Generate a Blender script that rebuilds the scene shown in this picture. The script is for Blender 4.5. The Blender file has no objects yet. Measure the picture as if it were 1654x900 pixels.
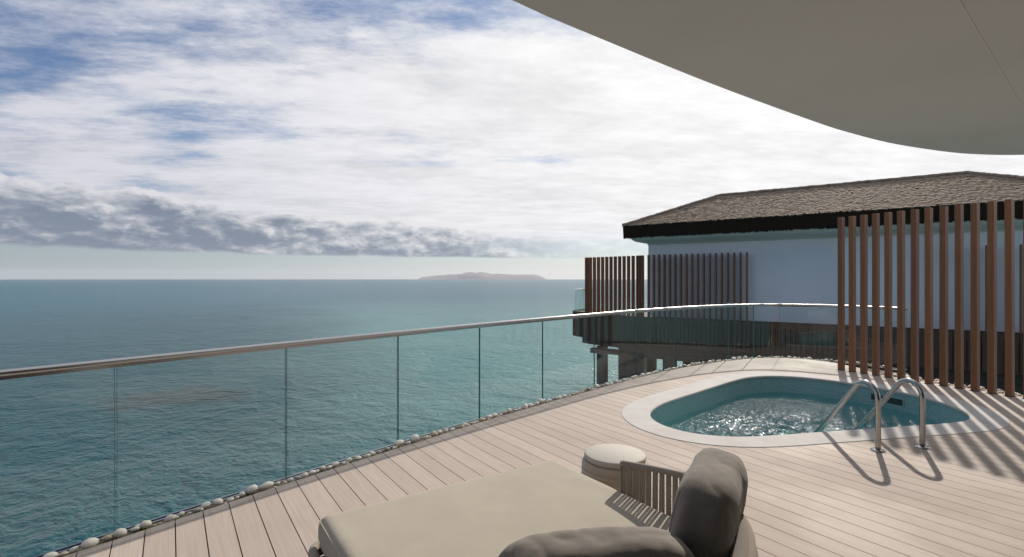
import bpy, math, random
from mathutils import Vector, noise as mnoise
from mathutils.geometry import tessellate_polygon

random.seed(7)
R = math.radians
sc = bpy.context.scene
COL = sc.collection

# ------------------------------------------------------------------ camera, sky, sun, exposure
CAM_H = 1.6
cam_d = bpy.data.cameras.new('camera')
cam = bpy.data.objects.new('camera', cam_d)
COL.objects.link(cam)
cam.location = (0, 0, CAM_H)
cam.rotation_euler = (R(90), 0, 0)
cam_d.sensor_width = 36
cam_d.lens = 36 * 820 / 1654
cam_d.shift_y = 1.0 / 1654
cam_d.clip_start = 0.05
cam_d.clip_end = 80000
sc.camera = cam

SUN_AZ, SUN_EL = 31.5, 31.0
SUN = Vector((math.sin(R(SUN_AZ)) * math.cos(R(SUN_EL)), math.cos(R(SUN_AZ)) * math.cos(R(SUN_EL)), math.sin(R(SUN_EL))))
sun_d = bpy.data.lights.new('sun', 'SUN')
sun_d.energy = 4.6
sun_d.angle = R(0.9)
sun_d.color = (1.0, 0.92, 0.82)
sun = bpy.data.objects.new('sun', sun_d)
sun.rotation_euler = SUN.to_track_quat('Z', 'Y').to_euler()
sun.location = SUN * 50
COL.objects.link(sun)

sc.view_settings.view_transform = 'Standard'
sc.view_settings.look = 'None'
sc.view_settings.exposure = 0.0
sc.view_settings.gamma = 1.0
sc.view_settings.use_curve_mapping = False
sc.render.engine = 'CYCLES'
cy = sc.cycles
cy.use_denoising = True
cy.max_bounces = 8
cy.diffuse_bounces = 3
cy.glossy_bounces = 4
cy.transparent_max_bounces = 28
cy.volume_bounces = 0
cy.caustics_reflective = False
cy.caustics_refractive = False
cy.sample_clamp_indirect = 6
cy.sample_clamp_direct = 30


class NT:
    """small helper for writing node trees as expressions"""
    def __init__(s, tree):
        s.t = tree
        s.n = tree.nodes
        s.l = tree.links

    def node(s, typ, **kw):
        n = s.n.new(typ)
        for k, v in kw.items():
            setattr(n, k, v)
        return n

    def put(s, sock, v):
        if hasattr(v, 'is_output'):
            s.l.new(v, sock)
        elif v is not None:
            if isinstance(v, (tuple, list)) and len(v) == 3 and sock.type == 'RGBA':
                v = (*v, 1)
            sock.default_value = v

    def m(s, op, a, b=None, c=None, clamp=False):
        n = s.node('ShaderNodeMath', operation=op, use_clamp=clamp)
        s.put(n.inputs[0], a)
        if b is not None:
            s.put(n.inputs[1], b)
        if c is not None:
            s.put(n.inputs[2], c)
        return n.outputs[0]

    def vm(s, op, a, b=None):
        n = s.node('ShaderNodeVectorMath', operation=op)
        s.put(n.inputs[0], a)
        if b is not None:
            s.put(n.inputs[1], b)
        return n.outputs['Value'] if op in ('DOT_PRODUCT', 'LENGTH', 'DISTANCE') else n.outputs[0]

    def xyz(s, x, y, z):
        n = s.node('ShaderNodeCombineXYZ')
        for i, v in enumerate((x, y, z)):
            s.put(n.inputs[i], v)
        return n.outputs[0]

    def sep(s, v):
        n = s.node('ShaderNodeSeparateXYZ')
        s.put(n.inputs[0], v)
        return n.outputs

    def smooth(s, v, a, b, lo=0.0, hi=1.0):
        n = s.node('ShaderNodeMapRange', interpolation_type='SMOOTHSTEP')
        s.put(n.inputs[0], v)
        for i, k in enumerate((a, b, lo, hi)):
            s.put(n.inputs[i + 1], k)
        return n.outputs[0]

    def mix(s, f, a, b, blend='MIX'):
        n = s.node('ShaderNodeMix', data_type='RGBA', blend_type=blend)
        s.put(n.inputs[0], f)
        s.put(n.inputs[6], a)
        s.put(n.inputs[7], b)
        return n.outputs[2]

    def noise(s, vec, scale=1.0, detail=4, rough=0.5, dist=0.0, col=False):
        n = s.node('ShaderNodeTexNoise')
        s.put(n.inputs['Vector'], vec)
        s.put(n.inputs['Scale'], scale)
        n.inputs['Detail'].default_value = detail
        n.inputs['Roughness'].default_value = rough
        n.inputs['Distortion'].default_value = dist
        return n.outputs['Color' if col else 'Fac']

    def scale(s, v, k):
        return s.vm('MULTIPLY', v, k)


# ---- the sky: Nishita air, a thin high cloud sheet and a low cumulus bank, all by direction
world = bpy.data.worlds.new('World')
sc.world = world
world.use_nodes = True
W = NT(world.node_tree)
W.n.clear()
w_out = W.node('ShaderNodeOutputWorld')
w_bg = W.node('ShaderNodeBackground')
w_bg.inputs['Strength'].default_value = 0.1
sky = W.node('ShaderNodeTexSky', sky_type='NISHITA')
sky.sun_disc = False
sky.sun_elevation = R(SUN_EL)
sky.sun_rotation = R(SUN_AZ)
sky.altitude = 0
sky.air_density = 1.0
sky.dust_density = 0.6
sky.ozone_density = 1.6
tc = W.node('ShaderNodeTexCoord')
d = W.vm('NORMALIZE', tc.outputs['Generated'])
dx, dy, dz = W.sep(d)
zc = W.m('MAXIMUM', dz, 0.0)
el = W.m('ARCSINE', zc)
az = W.m('ARCTAN2', dx, dy)
sd = W.vm('DOT_PRODUCT', d, tuple(SUN))
den = W.m('ADD', zc, 0.10)
cx = W.m('DIVIDE', dx, den)
cyy = W.m('DIVIDE', dy, den)
cp = W.xyz(W.m('MULTIPLY', cx, 0.62), W.m('ADD', W.m('MULTIPLY', cyy, 1.15), W.m('MULTIPLY', cx, -0.10)), 3.7)
n_hi = W.noise(cp, 2.6, 8, 0.66)
n_mot = W.noise(cp, 11.0, 3, 0.6)
n_lo = W.noise(cp, 0.75, 2, 0.5)
cov = W.m('ADD', W.m('MULTIPLY', n_hi, 0.9), W.m('MULTIPLY', n_lo, 0.9))
cov = W.m('ADD', cov, W.m('MULTIPLY', W.m('MAXIMUM', sd, 0.40), 0.62))
tent = W.m('MINIMUM', W.m('MULTIPLY', el, 1.20), W.m('MAXIMUM', W.m('SUBTRACT', 1.0, W.m('MULTIPLY', el, 0.9)), 0.2))
cov = W.m('SUBTRACT', cov, tent)
cirrus = W.smooth(cov, 0.66, 1.00)
glow = W.smooth(sd, 0.15, 0.98)
glow2 = W.m('POWER', W.m('MAXIMUM', sd, 0.0), 14.0)
lum = W.m('ADD', W.m('ADD', 6.6, W.m('MULTIPLY', glow, 2.5)), W.m('MULTIPLY', glow2, 1.6))
tex = W.m('ADD', W.smooth(n_hi, 0.32, 0.62, 0.86, 1.0), W.smooth(n_mot, 0.3, 0.7, -0.02, 0.05))
lum = W.m('ADD', lum, W.smooth(sd, 0.1, -0.7, 0.0, 2.2))   # unseen front-lit clouds opposite the sun, brightened to add ambient fill
lum = W.m('MULTIPLY', lum, tex)
c_tint = W.mix(glow, (0.95, 0.965, 1.08), (1.0, 0.998, 1.01))
c_col = W.vm('MULTIPLY', c_tint, W.xyz(lum, lum, lum))
air = W.vm('MULTIPLY', sky.outputs[0], (0.62, 0.74, 0.92))
# horizon whitening of the clear air
hz = W.smooth(el, 0.0, 0.085, 1.0, 0.0)
hz_col = W.mix(glow, (3.5, 4.45, 4.95), (6.9, 7.1, 7.2))
high = W.mix(W.m('MULTIPLY', cirrus, W.smooth(el, 0.035, 0.10)), air, c_col)
high = W.mix(W.m('MULTIPLY', hz, 0.85), high, hz_col)
# low cumulus bank
azc = W.m('MAXIMUM', az, -1.0)
bc = W.m('ADD', 0.069, W.m('MULTIPLY', azc, -0.036))
bh = W.m('MAXIMUM', W.m('ADD', 0.030, W.m('MULTIPLY', azc, -0.030)), 0.014)
bt = W.m('DIVIDE', W.m('SUBTRACT', el, bc), bh)
bv = W.xyz(W.m('MULTIPLY', az, 1.0), W.m('MULTIPLY', el, 2.1), 1.3)


def billow(v):
    vo = W.node('ShaderNodeTexVoronoi', feature='F1')
    W.put(vo.inputs['Vector'], W.vm('ADD', v, W.vm('MULTIPLY', W.noise(v, 22.0, 3, 0.6, 0, True), (0.07, 0.07, 0.0))))
    vo.inputs['Scale'].default_value = 15.0
    vo.inputs['Detail'].default_value = 2.0
    vo.inputs['Roughness'].default_value = 0.55
    f = W.noise(v, 8.0, 7, 0.6)
    return W.m('ADD', W.m('MULTIPLY', f, 0.65), W.m('MULTIPLY', W.m('SUBTRACT', 0.85, vo.outputs['Distance']), 0.42))


b1 = billow(bv)
b2 = billow(W.vm('ADD', bv, (0.010, 0.020, 0.0)))
b3 = W.noise(bv, 3.2, 3, 0.5)
prof = W.m('SUBTRACT', 1.0, W.m('POWER', W.m('ABSOLUTE', bt), 2.0))
amp = W.smooth(bt, -1.0, 0.3, 0.5, 2.6)
bd = W.m('ADD', prof, W.m('MULTIPLY', W.m('SUBTRACT', W.m('ADD', W.m('MULTIPLY', b1, 0.7), W.m('MULTIPLY', b3, 0.3)), 0.36), amp))
bank = W.m('MULTIPLY', W.smooth(bd, 0.0, 0.28), W.smooth(az, -0.16, 0.16, 1.0, 0.22))
edge = W.m('MULTIPLY', W.m('SUBTRACT', b1, b2), 2.1)
rim = W.smooth(bd, 0.75, 0.05, 0.0, 0.75)
shade = W.m('ADD', W.m('ADD', W.m('MULTIPLY', bt, 0.18), 0.06), edge)
shade = W.m('ADD', shade, W.m('MULTIPLY', W.m('SUBTRACT', b3, 0.5), 0.8))
shade = W.m('ADD', shade, W.m('MULTIPLY', rim, W.smooth(bt, -0.6, 0.4)))
shade = W.m('ADD', shade, W.m('MULTIPLY', W.smooth(sd, 0.35, 0.85), 0.30))
shade = W.smooth(shade, -0.25, 0.95)
b_col = W.mix(shade, (1.85, 2.35, 3.20), W.mix(glow, (7.0, 7.0, 7.4), (8.6, 8.6, 8.6)))
full = W.mix(bank, high, b_col)
W.l.new(full, w_bg.inputs['Color'])
# above the bank only the high sheet needs evaluating
w_hi = W.node('ShaderNodeBackground')
w_hi.inputs['Strength'].default_value = 0.1
W.l.new(high, w_hi.inputs['Color'])
w_mix = W.node('ShaderNodeMixShader')
W.l.new(W.m('MULTIPLY', W.m('LESS_THAN', el, 0.24), W.m('GREATER_THAN', dz, -0.02)), w_mix.inputs[0])
W.l.new(w_hi.outputs[0], w_mix.inputs[1])
W.l.new(w_bg.outputs[0], w_mix.inputs[2])
W.l.new(w_mix.outputs[0], w_out.inputs[0])
world.cycles.sampling_method = 'MANUAL'
world.cycles.sample_map_resolution = 512


# ------------------------------------------------------------------ helpers
def mat(name):
    m = bpy.data.materials.new(name)
    m.use_nodes = True
    t = NT(m.node_tree)
    t.n.clear()
    out = t.node('ShaderNodeOutputMaterial')
    return m, t, out


def principled(t, out, color, rough=0.6, metal=0.0, spec=0.5, bump=None, strength=0.3, dist=0.01, ior=1.5):
    p = t.node('ShaderNodeBsdfPrincipled')
    t.put(p.inputs['Base Color'], color)
    t.put(p.inputs['Roughness'], rough)
    t.put(p.inputs['Metallic'], metal)
    t.put(p.inputs['Specular IOR Level'], spec)
    t.put(p.inputs['IOR'], ior)
    if bump is not None:
        b = t.node('ShaderNodeBump')
        b.inputs['Strength'].default_value = strength
        b.inputs['Distance'].default_value = dist
        t.l.new(bump, b.inputs['Height'])
        t.l.new(b.outputs[0], p.inputs['Normal'])
    t.l.new(p.outputs[0], out.inputs[0])
    return p


def pos(t):
    return t.node('ShaderNodeNewGeometry').outputs['Position']


def objco(t):
    return t.node('ShaderNodeTexCoord').outputs['Object']


def rnd(t):
    return t.node('ShaderNodeObjectInfo').outputs['Random']


class MB:
    """collects shapes, then builds ONE mesh object"""
    def __init__(s):
        s.v, s.f, s.mi, s.sm = [], [], [], []

    def add(s, verts, faces, mi=0, smooth=False):
        o = len(s.v)
        s.v += [tuple(v) for v in verts]
        for f in faces:
            s.f.append([i + o for i in f])
            s.mi.append(mi)
            s.sm.append(smooth)
        return s

    def box(s, c, ax, ay, az_, mi=0):
        c, ax, ay, az_ = Vector(c), Vector(ax), Vector(ay), Vector(az_)
        vs = [c + sx * ax + sy * ay + sz * az_ for sz in (-1, 1) for sy in (-1, 1) for sx in (-1, 1)]
        fs = [(0, 2, 3, 1), (4, 5, 7, 6), (0, 1, 5, 4), (2, 6, 7, 3), (0, 4, 6, 2), (1, 3, 7, 5)]
        return s.add(vs, fs, mi)

    def bevel_box(s, c, ax, ay, az_, b=0.006, mi=0):
        """box with chamfered long (z) edges and chamfered top"""
        c, ax, ay, az_ = Vector(c), Vector(ax), Vector(ay), Vector(az_)
        lx, ly, lz = ax.length, ay.length, az_.length
        kx, ky, kz = 1 - b / lx, 1 - b / ly, 1 - b / lz
        ring = [(1, ky), (kx, 1), (-kx, 1), (-1, ky), (-1, -ky), (-kx, -1), (kx, -1), (1, -ky)]
        ins = [(x * (1 - 0.7 * b / lx) if abs(x) == 1 else x * (1 - 0.7 * b / lx), y * (1 - 0.7 * b / ly)) for x, y in ring]
        vs = []
        for (rr, z) in ((ins, -1), (ring, -kz), (ring, kz), (ins, 1)):
            vs += [c + x * ax + y * ay + z * az_ for x, y in rr]
        fs = [tuple(range(7, -1, -1)), tuple(range(24, 32))]
        for k in range(3):
            for i in range(8):
                j = (i + 1) % 8
                fs.append((k * 8 + i, k * 8 + j, k * 8 + 8 + j, k * 8 + 8 + i))
        return s.add(vs, fs, mi)

    def tube(s, pts, r, n=12, closed=False, mi=0, cap=True, flat=None):
        pts = [Vector(p) for p in pts]
        N = len(pts)
        vs, fs = [], []
        up = None
        for i, p in enumerate(pts):
            a = pts[(i - 1) % N] if (closed or i > 0) else p
            b = pts[(i + 1) % N] if (closed or i < N - 1) else p
            tg = (b - a).normalized()
            if up is None:
                up = Vector((0, 0, 1)) if abs(tg.z) < 0.9 else Vector((1, 0, 0))
            side = tg.cross(up).normalized()
            up = side.cross(tg).normalized()
            rr = r[i] if isinstance(r, (list, tuple)) else r
            fa, fb = flat if flat else (1, 1)
            for k in range(n):
                t = 2 * math.pi * k / n
                vs.append(p + side * (rr * fa * math.cos(t)) + up * (rr * fb * math.sin(t)))
        M = N if closed else N - 1
        for i in range(M):
            i2 = (i + 1) % N
            for k in range(n):
                k2 = (k + 1) % n
                fs.append((i * n + k, i * n + k2, i2 * n + k2, i2 * n + k))
        s.add(vs, fs, mi, True)
        if cap and not closed:
            o = len(s.v) - len(vs)
            s.f.append([o + k for k in range(n)][::-1]); s.mi.append(mi); s.sm.append(False)
            s.f.append([o + (N - 1) * n + k for k in range(n)]); s.mi.append(mi); s.sm.append(False)
        return s

    def lathe(s, prof, n=48, mi=0, c=(0, 0, 0)):
        vs, fs = [], []
        for r, z in prof:
            for k in range(n):
                t = 2 * math.pi * k / n
                vs.append((c[0] + r * math.cos(t), c[1] + r * math.sin(t), c[2] + z))
        for i in range(len(prof) - 1):
            for k in range(n):
                k2 = (k + 1) % n
                fs.append((i * n + k, i * n + k2, (i + 1) * n + k2, (i + 1) * n + k))
        s.add(vs, fs, mi, True)
        return s

    def prism(s, poly, z0, z1, mi=0):
        n = len(poly)
        vs = [(x, y, z0) for x, y in poly] + [(x, y, z1) for x, y in poly]
        fs = [tuple(range(n - 1, -1, -1)), tuple(range(n, 2 * n))]
        for i in range(n):
            j = (i + 1) % n
            fs.append((i, j, n + j, n + i))
        return s.add(vs, fs, mi)

    def mesh(s, name, mats):
        me = bpy.data.meshes.new(name)
        me.from_pydata(s.v, [], s.f)
        for m in (mats if isinstance(mats, (list, tuple)) else [mats]):
            me.materials.append(m)
        me.polygons.foreach_set('material_index', s.mi)
        me.polygons.foreach_set('use_smooth', s.sm)
        me.update()
        return me

    def build(s, name, mats, parent=None, loc=None):
        o = bpy.data.objects.new(name, s.mesh(name, mats))
        COL.objects.link(o)
        if parent is not None:
            o.parent = parent
            o.matrix_parent_inverse = parent.matrix_world.inverted()
        if loc is not None:
            o.location = loc
        return o


def tag(o, label=None, cat=None, group=None, kind=None):
    for k, v in (('label', label), ('category', cat), ('group', group), ('kind', kind)):
        if v:
            o[k] = v
    return o


def thing(name, label, cat, loc=(0, 0, 0), group=None):
    o = bpy.data.objects.new(name, None)
    o.empty_display_size = 0.2
    COL.objects.link(o)
    o.location = loc
    bpy.context.view_layer.update()
    return tag(o, label, cat, group)


def catmull(P, closed=False, per=16):
    P = [Vector(p) for p in P]
    n = len(P)
    out = []
    for i in range(n if closed else n - 1):
        if closed:
            a, b, c, e = P[(i - 1) % n], P[i], P[(i + 1) % n], P[(i + 2) % n]
        else:
            b, c = P[i], P[i + 1]
            a = P[i - 1] if i > 0 else b * 2 - c
            e = P[i + 2] if i + 2 < n else c * 2 - b
        for k in range(per):
            t = k / per
            out.append(0.5 * ((2 * b) + (c - a) * t + (2 * a - 5 * b + 4 * c - e) * t * t + (3 * b - a - 3 * c + e) * t ** 3))
    if not closed:
        out.append(P[-1])
    return out


def resample(pts, n, closed=False):
    L = [0.0]
    q = pts + ([pts[0]] if closed else [])
    for a, b in zip(q, q[1:]):
        L.append(L[-1] + (b - a).length)
    out, j = [], 0
    cnt = n if closed else n - 1
    for i in range(n):
        t = L[-1] * i / cnt
        while j < len(L) - 2 and L[j + 1] < t:
            j += 1
        k = (t - L[j]) / max(L[j + 1] - L[j], 1e-9)
        out.append(q[j].lerp(q[j + 1], k))
    return out


def smooth_closed(pts, it=3):
    for _ in range(it):
        n = len(pts)
        pts = [(pts[i - 1] + pts[i] * 2 + pts[(i + 1) % n]) / 4 for i in range(n)]
    return pts


def offset(pts, dist, closed=False):
    """shift a plan polyline to its right-hand side by dist"""
    n = len(pts)
    out = []
    for i in range(n):
        a = pts[(i - 1) % n] if (closed or i > 0) else pts[i]
        b = pts[(i + 1) % n] if (closed or i < n - 1) else pts[i]
        t = (b - a).normalized()
        out.append(pts[i] + Vector((t.y, -t.x)) * dist)
    return out


def V2(l):
    return [Vector(p) for p in l]


# ------------------------------------------------------------------ materials
def make_materials():
    M = {}
    # composite decking
    m, t, o = mat('composite_deck')
    p = pos(t)
    x, y, z = t.sep(p)
    u = t.m('ADD', t.m('MULTIPLY', x, -0.558), t.m('MULTIPLY', y, 0.8296))
    v = t.m('ADD', t.m('MULTIPLY', x, 0.8296), t.m('MULTIPLY', y, 0.558))
    gv = t.xyz(t.m('MULTIPLY', u, 1.6), t.m('MULTIPLY', v, 55), 0)
    grain = t.noise(gv, 1.0, 5, 0.6)
    speck = t.noise(p, 90, 3, 0.6)
    blot = t.noise(p, 1.1, 4, 0.55)
    c = t.mix(rnd(t), (0.437, 0.370, 0.320), (0.502, 0.428, 0.374))
    c = t.mix(t.smooth(grain, 0.3, 0.75), c, t.mix(0.5, c, (0.33, 0.265, 0.225)))
    c = t.mix(t.smooth(blot, 0.5, 0.75, 0, 0.35), c, (0.36, 0.31, 0.275))
    c = t.mix(t.smooth(speck, 0.55, 0.8, 0, 0.35), c, (0.30, 0.25, 0.22))
    rib = t.m('SINE', t.m('MULTIPLY', v, 2 * math.pi / 0.0091))
    h = t.m('ADD', t.m('MULTIPLY', rib, 0.12), grain)
    h = t.m('ADD', h, t.m('MULTIPLY', speck, 0.4))
    principled(t, o, c, t.smooth(blot, 0.3, 0.7, 0.62, 0.78), spec=0.12, bump=h, strength=0.22, dist=0.003)
    M['deck'] = m

    m, t, o = mat('dark_substructure')
    principled(t, o, (0.03, 0.027, 0.025), 0.9)
    M['sub'] = m

    m, t, o = mat('gravel_bed')
    principled(t, o, t.mix(t.noise(pos(t), 60, 3), (0.10, 0.085, 0.06), (0.34, 0.29, 0.21)), 0.9, bump=t.noise(pos(t), 80, 3), strength=0.8, dist=0.01)
    M['gravel'] = m

    m, t, o = mat('white_pebble')
    r = rnd(t)
    c = t.mix(r, (0.88, 0.83, 0.70), (0.92, 0.90, 0.83))
    c = t.mix(t.smooth(r, 0.72, 0.80), c, (0.66, 0.57, 0.42))
    c = t.mix(t.smooth(r, 0.90, 0.94), c, (0.42, 0.40, 0.37))
    c = t.mix(t.smooth(t.noise(objco(t), 30, 4), 0.5, 0.8, 0, 0.35), c, (0.50, 0.45, 0.35))
    principled(t, o, c, 0.55, spec=0.3)
    M['pebble'] = m

    # light stone coping
    m, t, o = mat('stone_coping')
    n1 = t.noise(pos(t), 3.5, 6, 0.6)
    n2 = t.noise(pos(t), 120, 3, 0.6)
    c = t.mix(t.smooth(n1, 0.35, 0.7), (0.535, 0.515, 0.485), (0.48, 0.455, 0.43))
    c = t.mix(t.smooth(n2, 0.55, 0.75, 0, 0.3), c, (0.45, 0.42, 0.39))
    principled(t, o, c, 0.8, spec=0.12, bump=n2, strength=0.15, dist=0.003)
    M['coping'] = m

    # mosaic of the pool basin
    m, t, o = mat('pool_mosaic')
    x, y, z = t.sep(pos(t))
    ang = t.m('ADD', t.m('MULTIPLY', x, 0.8), t.m('MULTIPLY', y, 0.6))
    br = t.node('ShaderNodeTexBrick')
    br.offset = 0.0
    t.put(br.inputs['Vector'], t.xyz(ang, z, 0))
    br.inputs['Scale'].default_value = 1.0
    br.inputs['Mortar Size'].default_value = 0.0016
    br.inputs['Brick Width'].default_value = 0.028
    br.inputs['Row Height'].default_value = 0.028
    br.inputs['Bias'].default_value = 0.0
    br.inputs['Color1'].default_value = (0.24, 0.40, 0.41, 1)
    br.inputs['Color2'].default_value = (0.33, 0.48, 0.48, 1)
    br.inputs['Mortar'].default_value = (0.33, 0.46, 0.46, 1)
    principled(t, o, br.outputs['Color'], 0.25, spec=0.5)
    M['mosaic'] = m

    def clear(name, tint, ior, rough, bumpf=None, bs=0.3, bd=0.01, foam_glint=None):
        m, t, o = mat(name)
        nrm = None
        if bumpf:
            b = t.node('ShaderNodeBump')
            b.inputs['Strength'].default_value = bs
            b.inputs['Distance'].default_value = bd
            t.l.new(bumpf(t), b.inputs['Height'])
            nrm = b.outputs[0]
        f0 = ((ior - 1) / (ior + 1)) ** 2 * 0.8
        geo = t.node('ShaderNodeNewGeometry')
        cs = t.m('ABSOLUTE', t.vm('DOT_PRODUCT', nrm if nrm else geo.outputs['Normal'], geo.outputs['Incoming']))
        fac = t.m('ADD', f0, t.m('MULTIPLY', 0.86 - f0, t.m('POWER', t.m('SUBTRACT', 1.0, cs, clamp=True), 5.0)), clamp=True)
        tr = t.node('ShaderNodeBsdfTransparent')
        t.put(tr.inputs[0], tint)
        gl = t.node('ShaderNodeBsdfAnisotropic')
        t.put(gl.inputs['Color'], (1, 1, 1))
        gl.inputs['Roughness'].default_value = rough
        if nrm:
            t.l.new(nrm, gl.inputs['Normal'])
        mx = t.node('ShaderNodeMixShader')
        t.l.new(fac, mx.inputs[0])
        t.l.new(tr.outputs[0], mx.inputs[1])
        t.l.new(gl.outputs[0], mx.inputs[2])
        res = mx.outputs[0]
        if foam_glint:
            df = t.node('ShaderNodeBsdfDiffuse')
            t.put(df.inputs[0], (0.75, 0.80, 0.80))
            m2 = t.node('ShaderNodeMixShader')
            t.l.new(foam_glint(t), m2.inputs[0])
            t.l.new(res, m2.inputs[1])
            t.l.new(df.outputs[0], m2.inputs[2])
            res = m2.outputs[0]
        t.l.new(res, o.inputs[0])
        return m
    M['glass'] = clear('balustrade_glass', (0.94, 0.974, 0.966), 1.45, 0.0)

    def wb(t):
        return t.m('ADD', t.noise(pos(t), 9, 4, 0.6, 0.8), t.m('MULTIPLY', t.noise(pos(t), 26, 3, 0.6), 0.35))

    def wf(t):
        x, y, z = t.sep(pos(t))
        dd = t.vm('DISTANCE', t.xyz(x, t.m('MULTIPLY', y, 1.25), 0), (3.35, 6.35 * 1.25, 0))
        near = t.smooth(dd, 0.5, 1.6, 1.0, 0.0)
        return t.m('MULTIPLY', near, t.smooth(t.noise(pos(t), 11, 6, 0.7, 1.2), 0.53, 0.70, 0, 0.85))  # white foam over the jets, spread wider to stand for sun glitter too
    M['pool_water'] = clear('pool_water', (0.60, 0.88, 0.90), 1.33, 0.065, wb, 0.85, 0.05, wf)

    # sea
    m, t, o = mat('sea_water')
    p = pos(t)
    x, y, z = t.sep(p)
    big = t.noise(p, 0.035, 4, 0.55, 0.4)
    # shallow sand shows through near the villas, deeper water away to the left
    sh = t.m('ADD', t.m('ADD', t.m('MULTIPLY', big, 0.8), t.m('MULTIPLY', x, 0.03)), t.m('MULTIPLY', y, 0.012))
    c = t.mix(t.smooth(sh, 0.12, 0.78), (0.003, 0.062, 0.078), (0.088, 0.232, 0.238))
    dist = t.vm('LENGTH', p)
    c = t.mix(t.smooth(dist, 30, 170), c, (0.014, 0.105, 0.152))
    # submerged reef
    rp = t.xyz(t.m('DIVIDE', t.m('ADD', x, 15.3), 3.6), t.m('DIVIDE', t.m('SUBTRACT', y, 23.2), 2.5), 0)
    rl = t.m('ADD', t.vm('LENGTH', rp), t.m('MULTIPLY', t.m('SUBTRACT', t.noise(p, 0.9, 4, 0.6), 0.5), 1.5))
    c = t.mix(t.smooth(rl, 0.40, 1.15, 0.95, 0.0), c, (0.012, 0.026, 0.028))
    wv = t.xyz(t.m('MULTIPLY', x, 1.05), t.m('ADD', y, t.m('MULTIPLY', x, 0.25)), 0)
    w1 = t.noise(wv, 0.85, 3, 0.5, 0.5)
    w2 = t.noise(wv, 2.8, 4, 0.6, 0.6)
    w3 = t.noise(wv, 0.10, 2, 0.5, 0.2)
    h = t.m('ADD', t.m('MULTIPLY', w1, 0.52), t.m('MULTIPLY', w2, 0.28))
    h = t.m('ADD', h, t.m('MULTIPLY', w3, 1.1))
    w4 = t.noise(wv, 8.0, 3, 0.6, 0.4)
    h = t.m('ADD', h, t.m('MULTIPLY', w4, 0.085))
    b = t.node('ShaderNodeBump')
    b.inputs['Strength'].default_value = 1.0
    b.inputs['Distance'].default_value = 0.52
    t.l.new(h, b.inputs['Height'])
    geo = t.node('ShaderNodeNewGeometry')
    cs = t.m('MAXIMUM', t.vm('DOT_PRODUCT', b.outputs[0], geo.outputs['Incoming']), 0.09)
    fac = t.m('ADD', 0.014, t.m('MULTIPLY', 0.66, t.m('POWER', t.m('SUBTRACT', 1.0, cs, clamp=True), 5.0)), clamp=True)
    df = t.node('ShaderNodeBsdfDiffuse')
    t.put(df.inputs['Color'], c)
    gl = t.node('ShaderNodeBsdfAnisotropic')
    t.put(gl.inputs['Color'], (1, 1, 1))
    gl.inputs['Roughness'].default_value = 0.10
    t.l.new(b.outputs[0], gl.inputs['Normal'])
    t.l.new(b.outputs[0], df.inputs['Normal'])
    mx = t.node('ShaderNodeMixShader')
    t.l.new(fac, mx.inputs[0])
    t.l.new(df.outputs[0], mx.inputs[1])
    t.l.new(gl.outputs[0], mx.inputs[2])
    t.l.new(mx.outputs[0], o.inputs[0])
    M['sea'] = m

    m, t, o = mat('brushed_steel')
    n1 = t.noise(pos(t), 40, 4, 0.6)
    principled(t, o, (0.42, 0.415, 0.41), t.smooth(n1, 0.3, 0.7, 0.14, 0.20), metal=1.0)
    M['steel'] = m

    m, t, o = mat('glass_edge')
    principled(t, o, (0.10, 0.18, 0.165), 0.25)
    M['gedge'] = m

    # brown slats
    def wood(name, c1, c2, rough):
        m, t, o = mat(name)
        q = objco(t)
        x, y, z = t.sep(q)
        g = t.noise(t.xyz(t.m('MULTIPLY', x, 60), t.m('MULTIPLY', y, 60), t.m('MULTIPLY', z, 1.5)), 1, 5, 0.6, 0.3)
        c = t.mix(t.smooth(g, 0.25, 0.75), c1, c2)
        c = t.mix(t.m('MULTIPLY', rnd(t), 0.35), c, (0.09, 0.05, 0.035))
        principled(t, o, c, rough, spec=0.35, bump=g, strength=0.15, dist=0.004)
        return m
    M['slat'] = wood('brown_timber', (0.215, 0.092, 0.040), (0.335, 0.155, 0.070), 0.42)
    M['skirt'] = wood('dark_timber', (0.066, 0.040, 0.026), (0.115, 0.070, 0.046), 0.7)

    # plaster soffit / wall
    def plaster(name, c1, c2, rough=0.8):
        m, t, o = mat(name)
        n1 = t.noise(pos(t), 0.7, 5, 0.6)
        n2 = t.noise(pos(t), 70, 3)
        principled(t, o, t.mix(t.smooth(n1, 0.35, 0.7), c1, c2), rough, spec=0.2, bump=n2, strength=0.06, dist=0.003)
        return m
    M['soffit'] = plaster('soffit_paint', (0.64, 0.665, 0.655), (0.60, 0.625, 0.615))
    M['wall'] = plaster('white_render', (0.82, 0.825, 0.83), (0.78, 0.785, 0.79))
    M['cream'] = plaster('warm_tinted_paint', (0.80, 0.73, 0.66), (0.76, 0.69, 0.62))  # cornice tint warmed to offset the teal light bounced off the sea
    M['concrete'] = plaster('concrete', (0.120, 0.100, 0.086), (0.085, 0.070, 0.060))

    # thatch
    m, t, o = mat('thatch')
    q = pos(t)
    n1 = t.noise(q, 9, 5, 0.7)
    n2 = t.noise(q, 1.2, 3, 0.5)
    n3 = t.noise(q, 45, 2, 0.6)
    c = t.mix(t.smooth(n1, 0.3, 0.7), (0.215, 0.160, 0.112), (0.455, 0.360, 0.265))
    c = t.mix(t.smooth(n2, 0.4, 0.7, 0, 0.5), c, (0.30, 0.245, 0.195))
    c = t.mix(t.smooth(n3, 0.55, 0.75, 0, 0.5), c, (0.58, 0.49, 0.38))
    principled(t, o, c, 0.9, spec=0.1, bump=n3, strength=0.6, dist=0.03)
    M['thatch'] = m
    m, t, o = mat('thatch_shaded_edge')
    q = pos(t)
    x, y, z = t.sep(q)
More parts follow.
